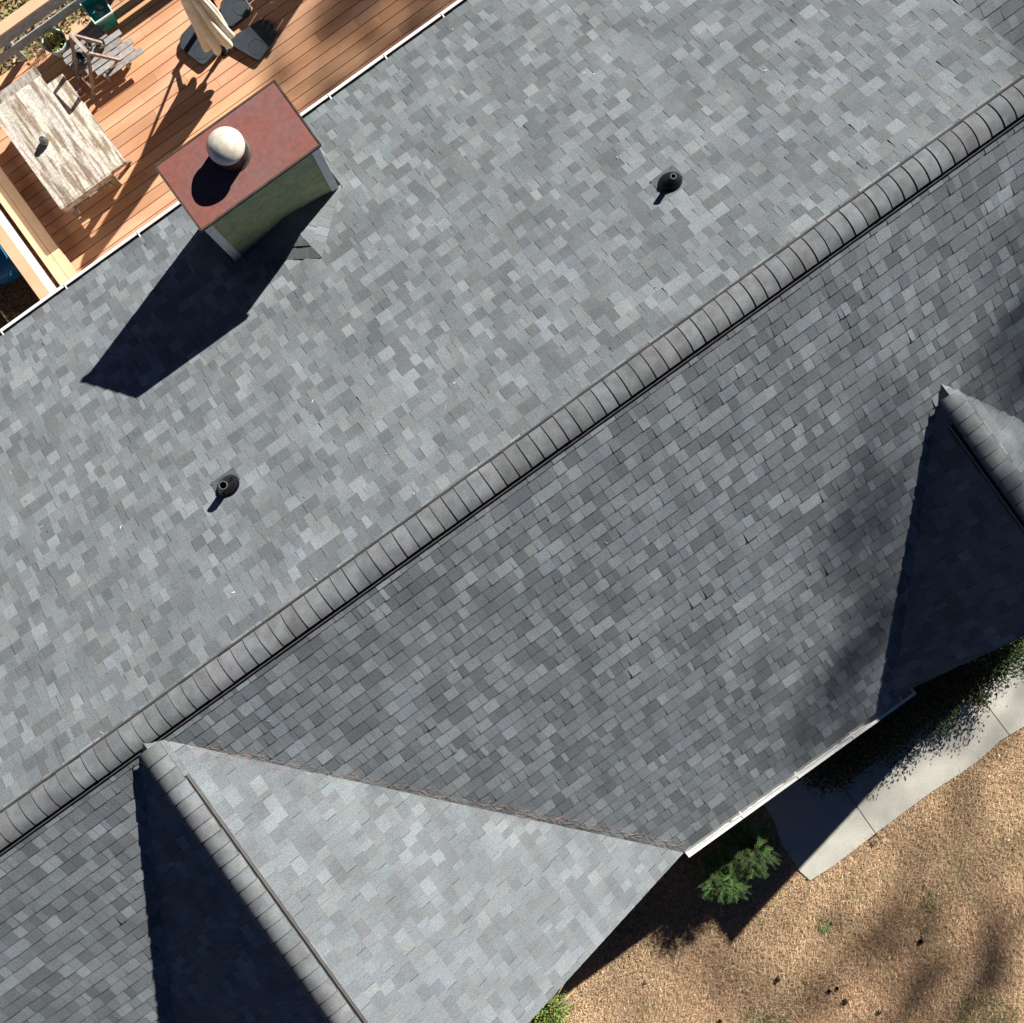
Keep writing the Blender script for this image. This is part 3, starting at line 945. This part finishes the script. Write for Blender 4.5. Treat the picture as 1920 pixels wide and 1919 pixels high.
plate([(372, 30), (337, 68), (336, 90), (380, 124), (414, 90), (424, 60)], 'black weight on the left of the umbrella', hand=3)
plate([(433, 70), (494, 33), (514, 48), (520, 70), (484, 115), (430, 84)], 'sunlit black weight on the right of the umbrella', hand=4)
plate([(412, 4), (445, -22), (470, 10), (466, 26), (432, 52), (414, 40)], 'shaded black weight behind the umbrella canopy', hand=2)

# unseen chair added beyond the frame to cast the shadow beside the umbrella
cc = W(560, -70, DZ)
ca = tag(empty('shadow_chair', (cc.x, cc.y, DZ), .1), 'unseen dark slatted chair added for its shadow, behind the umbrella weights', 'chair')
m = MB()
for i in range(6): m.box((-.28, -.28 + i * .095, .40), (.28, -.20 + i * .095, .42))
m.build('seat', BARK, ca)
m = MB()
for i in range(6): m.box((.24 + .012 * i, -.28 + i * .095, .44), (.262 + .012 * i, -.2 + i * .095, 1.0))
m.box((.26, -.3, .95), (.29, .3, 1.02)); m.build('backrest', BARK, ca)
for a in (-.26, .26):
    for b in (-.26, .26):
        m = MB(); m.bar((a, b, .002), (a, b, .40), .04, .04); m.build('leg', BARK, ca)

# blue tub at the lower left edge
bc = W(-12, 480, .35)
bl = tag(empty('blue_tub', (bc.x, bc.y, 0)), 'rounded blue plastic tub half out of frame beyond the left railing', 'tub')
m = MB(); m.lathe([(.30, 0), (.34, .06), (.36, .25), (.35, .33), (.30, .39), (.2, .425), (.001, .435)], 40); m.build('shell', BLUEP, bl, smooth=True)
m = MB()
m.lathe([(.001, .438), (.04, .436), (.05, .432)], 10, (1, 1, 1), Matrix.Translation((.10, -.16, -.018)) @ Matrix.Diagonal((1, .5, 1, 1)))
m.build('white_patch', PAINT, bl)
m = MB(); m.tube([V((.345 * math.cos(2 * math.pi * k / 40), .345 * math.sin(2 * math.pi * k / 40), .33)) for k in range(41)], .014, 6); m.build('rim_bead', BLUEP, bl)

# ------------------------------------------------------------------ foliage
def bush_mass(m, c, rad, n, L, wd, cols, bottom=.03):
    c = V(c)
    k = max(5, n // 45)
    cl = []
    for _ in range(k):
        d = rv(); r = rnd() ** .45
        cl.append(V((d.x * rad[0] * r, d.y * rad[1] * r, d.z * rad[2] * r)))
    for _ in range(n):
        q = random.choice(cl); sp = min(rad) * .2
        p = c + q + V((random.gauss(0, sp), random.gauss(0, sp), random.gauss(0, sp * .8)))
        if p.z < bottom: p.z = bottom + rnd() * .1
        d = (p - c).normalized() * .6 + rv() * .8 + V((0, 0, .15))
        g = uni(.6, 1.35); col = random.choice(cols)
        leafquad(m, p, d, V((0, 0, 1)) + rv() * .7, L * uni(.6, 1.3), wd * uni(.7, 1.3), tuple(x * g for x in col))


def branches(m, c, rad, n, r0=.01, col=(1, 1, 1)):
    for _ in range(n):
        a = uni(0, 6.28); e = uni(.3, 1.4)
        d = V((math.cos(a) * math.cos(e) * rad[0], math.sin(a) * math.cos(e) * rad[1], math.sin(e) * rad[2] * 1.6))
        b = V((c[0], c[1], 0)) + V((uni(-.1, .1), uni(-.1, .1), 0))
        m.tube([b, b + d * .5 + rv() * .03, b + d * .95 + rv() * .05], [r0, r0 * .7, r0 * .3], 5, col)


def bush(name, cpx, z, rad, n, L, wd, cols, lbl, nb=14):
    p = W(cpx[0], cpx[1], z)
    t = tag(empty(name, (p.x, p.y, 0)), lbl, 'shrub')
    m = MB(); bush_mass(m, (0, 0, z), rad, n, L, wd, cols); m.build('foliage', LEAF, t)
    m = MB(); branches(m, (0, 0), rad, nb); m.build('branches', STEM, t)
    return t


random.seed(71)
GD = [(.05, .085, .03), (.04, .07, .025), (.07, .09, .035), (.10, .08, .04)]
HB = 6500
bush('hedge_shrub', (1567, 1420), .38, (.52, .38, .34), HB, .04, .022, GD, 'dark dense shrub against the front eave, nearest the entry path')
bush('hedge_shrub', (1648, 1367), .40, (.58, .46, .36), HB, .04, .022, GD, 'second dark shrub from the entry path along the front eave')
bush('hedge_shrub', (1731, 1317), .40, (.58, .44, .36), HB, .04, .022, GD, 'dark shrub just past the right end of the white front gutter')
bush('hedge_shrub', (1809, 1267), .42, (.55, .40, .36), HB, .04, .022, GD + [(.16, .10, .05)], 'dark shrub with reddish leaf tips below the right gable')
bush('hedge_shrub', (1880, 1222), .55, (.46, .42, .42), 5500, .045, .02, [(.09, .16, .05), (.07, .11, .04)], 'greener loose shrub at the right edge below the gable')


def frond_bush(cpx, z, rad, n, cols, lbl):
    p0 = W(cpx[0], cpx[1], z)
    t = tag(empty('feathery_shrub', (p0.x, p0.y, 0)), lbl, 'shrub')
    m = MB(); s = MB()
    for _ in range(n):
        d = rv(); r = rnd() ** .5
        tip = V((d.x * rad[0] * r, d.y * rad[1] * r, z + d.z * rad[2] * r))
        dirn = V((d.x, d.y, 0)) * .8 + V((uni(-.5, .5), uni(-.5, .5), uni(-.2, .5)))
        dirn.normalize()
        L = uni(.10, .19)
        col = random.choice(cols); g = uni(.6, 1.3); col = tuple(x * g for x in col)
        side = dirn.cross(V((0, 0, 1)) + rv() * .4).normalized()
        nn = 7
        for i in range(nn):
            f = i / (nn - 1)
            q = tip + dirn * L * f + V((0, 0, -.06 * f * f))
            ll = .045 * (1 - .5 * f)
            for sg in (1, -1):
                leafquad(m, q, side * sg + dirn * .55, V((0, 0, 1)), ll, .013, col)
        s.tube([V((uni(-.08, .08), uni(-.08, .08), 0)), tip * .55 + V((0, 0, .05)), tip, tip + dirn * L * .9], [.007, .005, .0025, .001], 4)
    m.build('foliage', LEAF, t); s.build('stems', STEM, t)
    return t


random.seed(72)
GB = [(.08, .21, .045), (.06, .16, .04), (.14, .27, .055), (.05, .11, .03)]
frond_bush((1360, 1642), .62, (.30, .27, .30), 300, GB + [(.16, .34, .06)], 'bright feathery green shrub in the shade below the gutter, lower left of the pair')
frond_bush((1405, 1588), .72, (.32, .34, .36), 300, GB, 'feathery green shrub nearest the entry path, beside the brighter one')
random.seed(73)
bush('corner_shrub', (1030, 1897), .38, (.28, .26, .30), 1700, .05, .02, [(.14, .26, .05), (.10, .19, .04), (.30, .30, .07)], 'small green shrub with bare pale stems at the bottom edge under the gable')
sp_ = W(1010, 1905, .5)
t = tag(empty('bare_stems', (sp_.x, sp_.y, 0)), 'pale bare arching stems in front of the small shrub at the bottom edge', 'plant')
m = MB()
for k in range(9):
    a = uni(-2.2, .5); d = V((math.cos(a), math.sin(a), 0))
    m.tube([V((0, 0, 0)), d * .1 + V((0, 0, .35)), d * .25 + V((0, 0, .58)), d * .45 + V((0, 0, .62)), d * .6 + V((0, 0, .55))], [.007, .006, .005, .004, .003], 5, (1.9, 1.8, 1.5))
m.build('stems', STEM, t)

# leaf litter and dry scrub beyond the railings
m = MB(); random.seed(81)
for _ in range(9000):
    x = uni(-5.2, 1.5); y = uni(9.2, 11.6)
    g = uni(.5, 1.3)
    c = random.choice([(.24, .26, .06), (.30, .30, .10), (.16, .20, .05), (.30, .17, .09), (.38, .31, .20)])
    leafquad(m, V((x, y, uni(.01, .13))), V((uni(-1, 1), uni(-1, 1), uni(-.3, .5))), V((0, 0, 1)) + rv() * .6, uni(.05, .1), uni(.025, .05), tuple(a * g for a in c))
tag(m.build('leaf_litter', LEAF), 'yellow-green leaves covering the ground behind the back railing', 'leaf litter', kind='stuff')
m = MB(); random.seed(82)
for _ in range(14000):
    x = uni(-6.5, -3.0); y = uni(3.6, 9.2)
    g = uni(.4, 1.3)
    c = random.choice([(.20, .13, .06), (.28, .20, .10), (.14, .13, .05), (.10, .06, .035)])
    d = V((uni(-1, 1), uni(-1, 1), uni(0, .9))).normalized(); L = uni(.08, .26); p = V((x, y, uni(0, .08))); s = d.cross(V((0, 0, 1))).normalized() * .004
    m.add([p - s, p + s, p + d * L], [(0, 1, 2)], tuple(a * g for a in c))
tag(m.build('dry_scrub', GRASSM), 'tangled dry brown grass beyond the left railing', 'dry grass', kind='stuff')

# ------------------------------------------------------------------ lawn blades
m = MB(); random.seed(91)
from mathutils import noise as mn
PPv = PP
def inpath(x, y):
    c = False
    for i in range(len(PP)):
        (x1, y1), (x2, y2) = PP[i - 1], PP[i]
        if (y1 > y) != (y2 > y) and x < (x2 - x1) * (y - y1) / (y2 - y1) + x1: c = not c
    return c
cnt = 0
while cnt < 190000:
    x = uni(-5.2, 8.2); y = uni(-11.2, -3.6)
    # keep to what the drone can see
    u, v = x * FPX / CZ, -y * FPX / CZ
    px, py = NX + u * ct + v * st, NY - u * st + v * ct
    if px < 880 or px > 1990 or py < 1150 or py > 1990: continue
    if inpath(x, y) : continue
    cnt += 1
    a = mn.noise(V((x * .55, y * .55, 1.3))); b = mn.noise(V((x * 1.9, y * 1.9, 7.1))); e = mn.noise(V((x * .8, y * .8, 9.7)))
    g = random.choice((.7, .88, 1, 1.1, 1.22)) * uni(.85, 1.15) * (1 + .35 * b + .35 * mn.noise(V((x * .35, y * .35, 4.2))))
    r = rnd()
    if e + .5 * b > .30 and r < .45: c = (.17, .19, .06)
    elif r < .05: c = (.30, .34, .10)
    elif r < .30 + .4 * a: c = (.68, .41, .25)
    elif r < .85: c = (.70, .50, .31)
    elif r < .95: c = (.76, .64, .46)
    else: c = (.12, .07, .045)
    d = V((uni(-1, 1), uni(-1, 1), uni(0, .55))).normalized(); L = uni(.035, .10); p = V((x, y, uni(0, .02)))
    s = d.cross(V((0, 0, 1))).normalized() * uni(.0012, .003)
    q = p + d * L * .55 + V((0, 0, .006)); e2 = p + d * L; e2.z *= .75
    m.add([p - s, p + s, q + s * .8, q - s * .8, e2], [(0, 1, 2, 3), (3, 2, 4)], tuple(k * g for k in c))
for _ in range(320):
    x = uni(-5.2, 8.2); y = uni(-11.2, -3.6)
    if inpath(x, y): continue
    g = uni(.6, 1.2); c = random.choice([(.75, .62, .40), (.50, .28, .15), (.30, .18, .10), (.62, .50, .20)])
    leafquad(m, V((x, y, .03)), V((uni(-1, 1), uni(-1, 1), uni(-.1, .3))), V((0, 0, 1)) + rv() * .5, uni(.03, .06), uni(.015, .035), tuple(k * g for k in c))
tag(m.build('grass', GRASSM), 'dry tan lawn with reddish needles and faint green patches', 'lawn', kind='stuff')
# green tuft
def tuft(px, py, n, rr, lbl, cols):
    p = W(px, py, 0)
    m = MB()
    for _ in range(n):
        a = uni(0, 6.28); r = rr * math.sqrt(rnd()); b = V((r * math.cos(a), r * math.sin(a), 0))
        d = V((math.cos(a) * .7 + uni(-.4, .4), math.sin(a) * .7 + uni(-.4, .4), uni(.3, 1))).normalized()
        g = uni(.6, 1.3); leafquad(m, b, d, V((0, 0, 1)) + rv() * .4, uni(.04, .09), uni(.008, .016), tuple(x * g for x in random.choice(cols)))
    o = m.build('weed_tuft', LEAF); o.location = (p.x, p.y, .005)
    tag(o, lbl, 'weed')
tuft(1546, 1733, 90, .07, 'bright green weed tuft alone in the dry lawn', [(.16, .34, .08), (.22, .42, .12)])
tuft(1627, 1492, 50, .05, 'small dark green weed on the sunlit concrete joint', [(.06, .15, .04)])
tuft(1640, 1574, 40, .05, 'brown-green weed at the corner of the slab joint and lawn', [(.10, .10, .04), (.2, .12, .05)])

# needles added in place of a pinkish haze along the roof valley
m = MB(); random.seed(200)
Jv = V((G1X + .25, YR - .35, 0)); Ev = V((G1E, YL + .1, 0)); dv = (Ev - Jv).normalized(); nv = V((-dv.y, dv.x, 0))
for _ in range(520):
    t_ = rnd() ** .9; q = Jv.lerp(Ev, t_) + nv * (random.gauss(.012, .03)) + dv * uni(-.1, .1)
    zz = max(ZR - ML * (YR - q.y), ZR - T1 * (q.x - G1X)) + .016
    a = random.gauss(math.atan2(dv.y, dv.x), .6); d = V((math.cos(a), math.sin(a), 0)); L = uni(.03, .09)
    e2 = q + d * L
    z2 = max(ZR - ML * (YR - e2.y), ZR - T1 * (e2.x - G1X)) + .017
    g = uni(.6, 1.3); sd_ = V((-d.y, d.x, 0)) * .0012
    p0 = V((q.x, q.y, zz)); p1 = V((e2.x, e2.y, z2))
    m.add([p0 - sd_, p0 + sd_, p1 + sd_, p1 - sd_], [(0, 1, 2, 3)], (g, g, g))
tag(m.build('haze_needles', NEEDLE), 'thin line of pinkish needles standing in for haze along the roof valley beside the sunlit gable', 'pine needles', kind='stuff')

# small bits of twig and leaf blown onto the roof
m = MB(); random.seed(210)
for _ in range(230):
    x = uni(-8, 7); y = uni(-4.3, 5.4)
    if y < YR and (abs(x - G1X) < 3.7 and y < YR - abs(x - G1X) * T1 / ML) or (abs(x - G2X) < 2.2 and y < 0): continue
    sl = -MU if y > YR else ML
    z = ZR - abs(y - YR) * (MU if y > YR else ML) + .016
    g = uni(.5, 1.2); a = uni(0, 6.28); L = uni(.015, .07); d = V((math.cos(a), math.sin(a), sl * math.sin(a))); q = V((x, y, z))
    s_ = V((-d.y, d.x, sl * d.x)).normalized() * (.0016 if L > .04 else .006)
    c = random.choice([(.35, .2, .12), (.6, .5, .36), (.2, .14, .09), (.75, .7, .6)])
    m.add([q - s_, q + s_, q + d * L + s_ * .6, q + d * L - s_ * .6], [(0, 1, 2, 3)], tuple(k * g for k in c))
tag(m.build('roof_litter', LEAF), 'tiny twigs and leaf bits scattered over the roof', 'litter', kind='stuff')

# pine cones
pcs = [(1455, 1833, 'pine cone alone in the lawn, left of the group of three'), (1553, 1862, 'leftmost pine cone of the close group of three'), (1573, 1855, 'middle pine cone of the close group of three'),
       (1584, 1872, 'largest, rightmost pine cone of the close group of three'), (1722, 1767, 'pine cone lying alone in the open lawn at the right'), (1211, 1846, 'pine cone in the lawn below the gable shadow'),
       (1352, 1912, 'pine cone at the bottom edge of the photo'), (1645, 1897, 'half-hidden pine cone near the bottom edge right of the group')]
proto = None
for i, (px, py, lbl) in enumerate(pcs):
    if proto is None:
        m = MB(); random.seed(95)
        m.lathe([(.001, 0), (.014, .006), (.02, .03), (.014, .06), (.001, .072)], 10)
        for k in range(70):
            z = .004 + .062 * k / 70; a = k * 2.4; r = .034 * math.sin(math.pi * (.12 + .8 * k / 70)) + .006
            b = V((.012 * math.cos(a), .012 * math.sin(a), z)); d = V((math.cos(a), math.sin(a), .35))
            leafquad(m, b, d, V((0, 0, 1)), r, .018, (1, 1, 1))
        proto = m.build('pine_cone', CONEM); o = proto
    else:
        o = proto.copy(); COL.objects.link(o)
    p = W(px, py, .03)
    o.location = (p.x, p.y, .028)
    o.rotation_euler = (R(80 + 10 * math.sin(i * 3)), 0, i * 1.9)
    s_ = 1.1 if i == 3 else (.95 if i in (0, 4) else .75)
    o.scale = (s_, s_, s_)
    tag(o, lbl, 'pine cone', 'pine cones scattered on the lawn')

# ------------------------------------------------------------------ tall pines off to the sun side, whose thin crowns shade roof and lawn
def pine(x, y, h, lbl, seed, dens=1.0, low=.86, rad=3.4):
    random.seed(seed)
    t = tag(empty('pine_tree', (x, y, 0)), lbl, 'tree', 'tall pines beyond the right side')
    m = MB()
    m.tube([(0, 0, 0), (.15, .05, h * .35), (.05, -.1, h * .7), (0, 0, h)], [.2, .11, .08, .03], 10); m.build('trunk', BARK, t)
    f = MB(); br = MB()
    nbr = int(34 * dens)
    for i in range(nbr):
        z = h * (low + (1 - low) * i / nbr); a = i * 2.4 + uni(-.4, .4)
        L = rad * (1 - (i / nbr) ** 2 * .75) * uni(.6, 1.1)
        d = V((math.cos(a), math.sin(a), uni(.05, .35)))
        p0 = V((0, 0, z)); br.tube([p0, p0 + d * L * .5, p0 + d * L + V((0, 0, .2))], [.05, .035, .012], 5)
        for k in range(7):
            q = p0 + d * L * uni(.45, 1.05) + V((random.gauss(0, .28), random.gauss(0, .28), uni(0, .4)))
            for _ in range(26):
                g = uni(.6, 1.3); leafquad(f, q + rv() * .1, rv() + V((0, 0, .3)), rv(), uni(.16, .28), .035, (.05 * g, .10 * g, .03 * g))
    br.build('branches', BARK, t); f.build('crown', LEAF, t)


sdx, sdy = SU / math.hypot(SU, SV), SV / math.hypot(SU, SV)
def pine_for(px, py, z, dist, seed, lbl, **k):
    """stand a pine so that the middle of its crown shades the place seen at this pixel"""
    p = W(px, py, z)
    hh = z + dist * 1.3 / math.hypot(SU, SV)
    pine(p.x + sdx * dist, p.y + sdy * dist, hh / .93, lbl, seed, **k)
pine_for(2130, 560, 4.0, 38, 101, 'tall pine nearest the house, off to the right', dens=.5, rad=2.8)
pine_for(1880, 1800, 0, 38, 103, 'tall pine towards the front lawn', dens=.4, rad=3.2)
pine_for(1700, 1640, 0, 42, 105, 'tall thin pine farthest along the front lawn', dens=.22, rad=3.2)
pine_for(800, -30, .1, 32, 104, 'tall pine towards the back yard', dens=.8, rad=1.9)
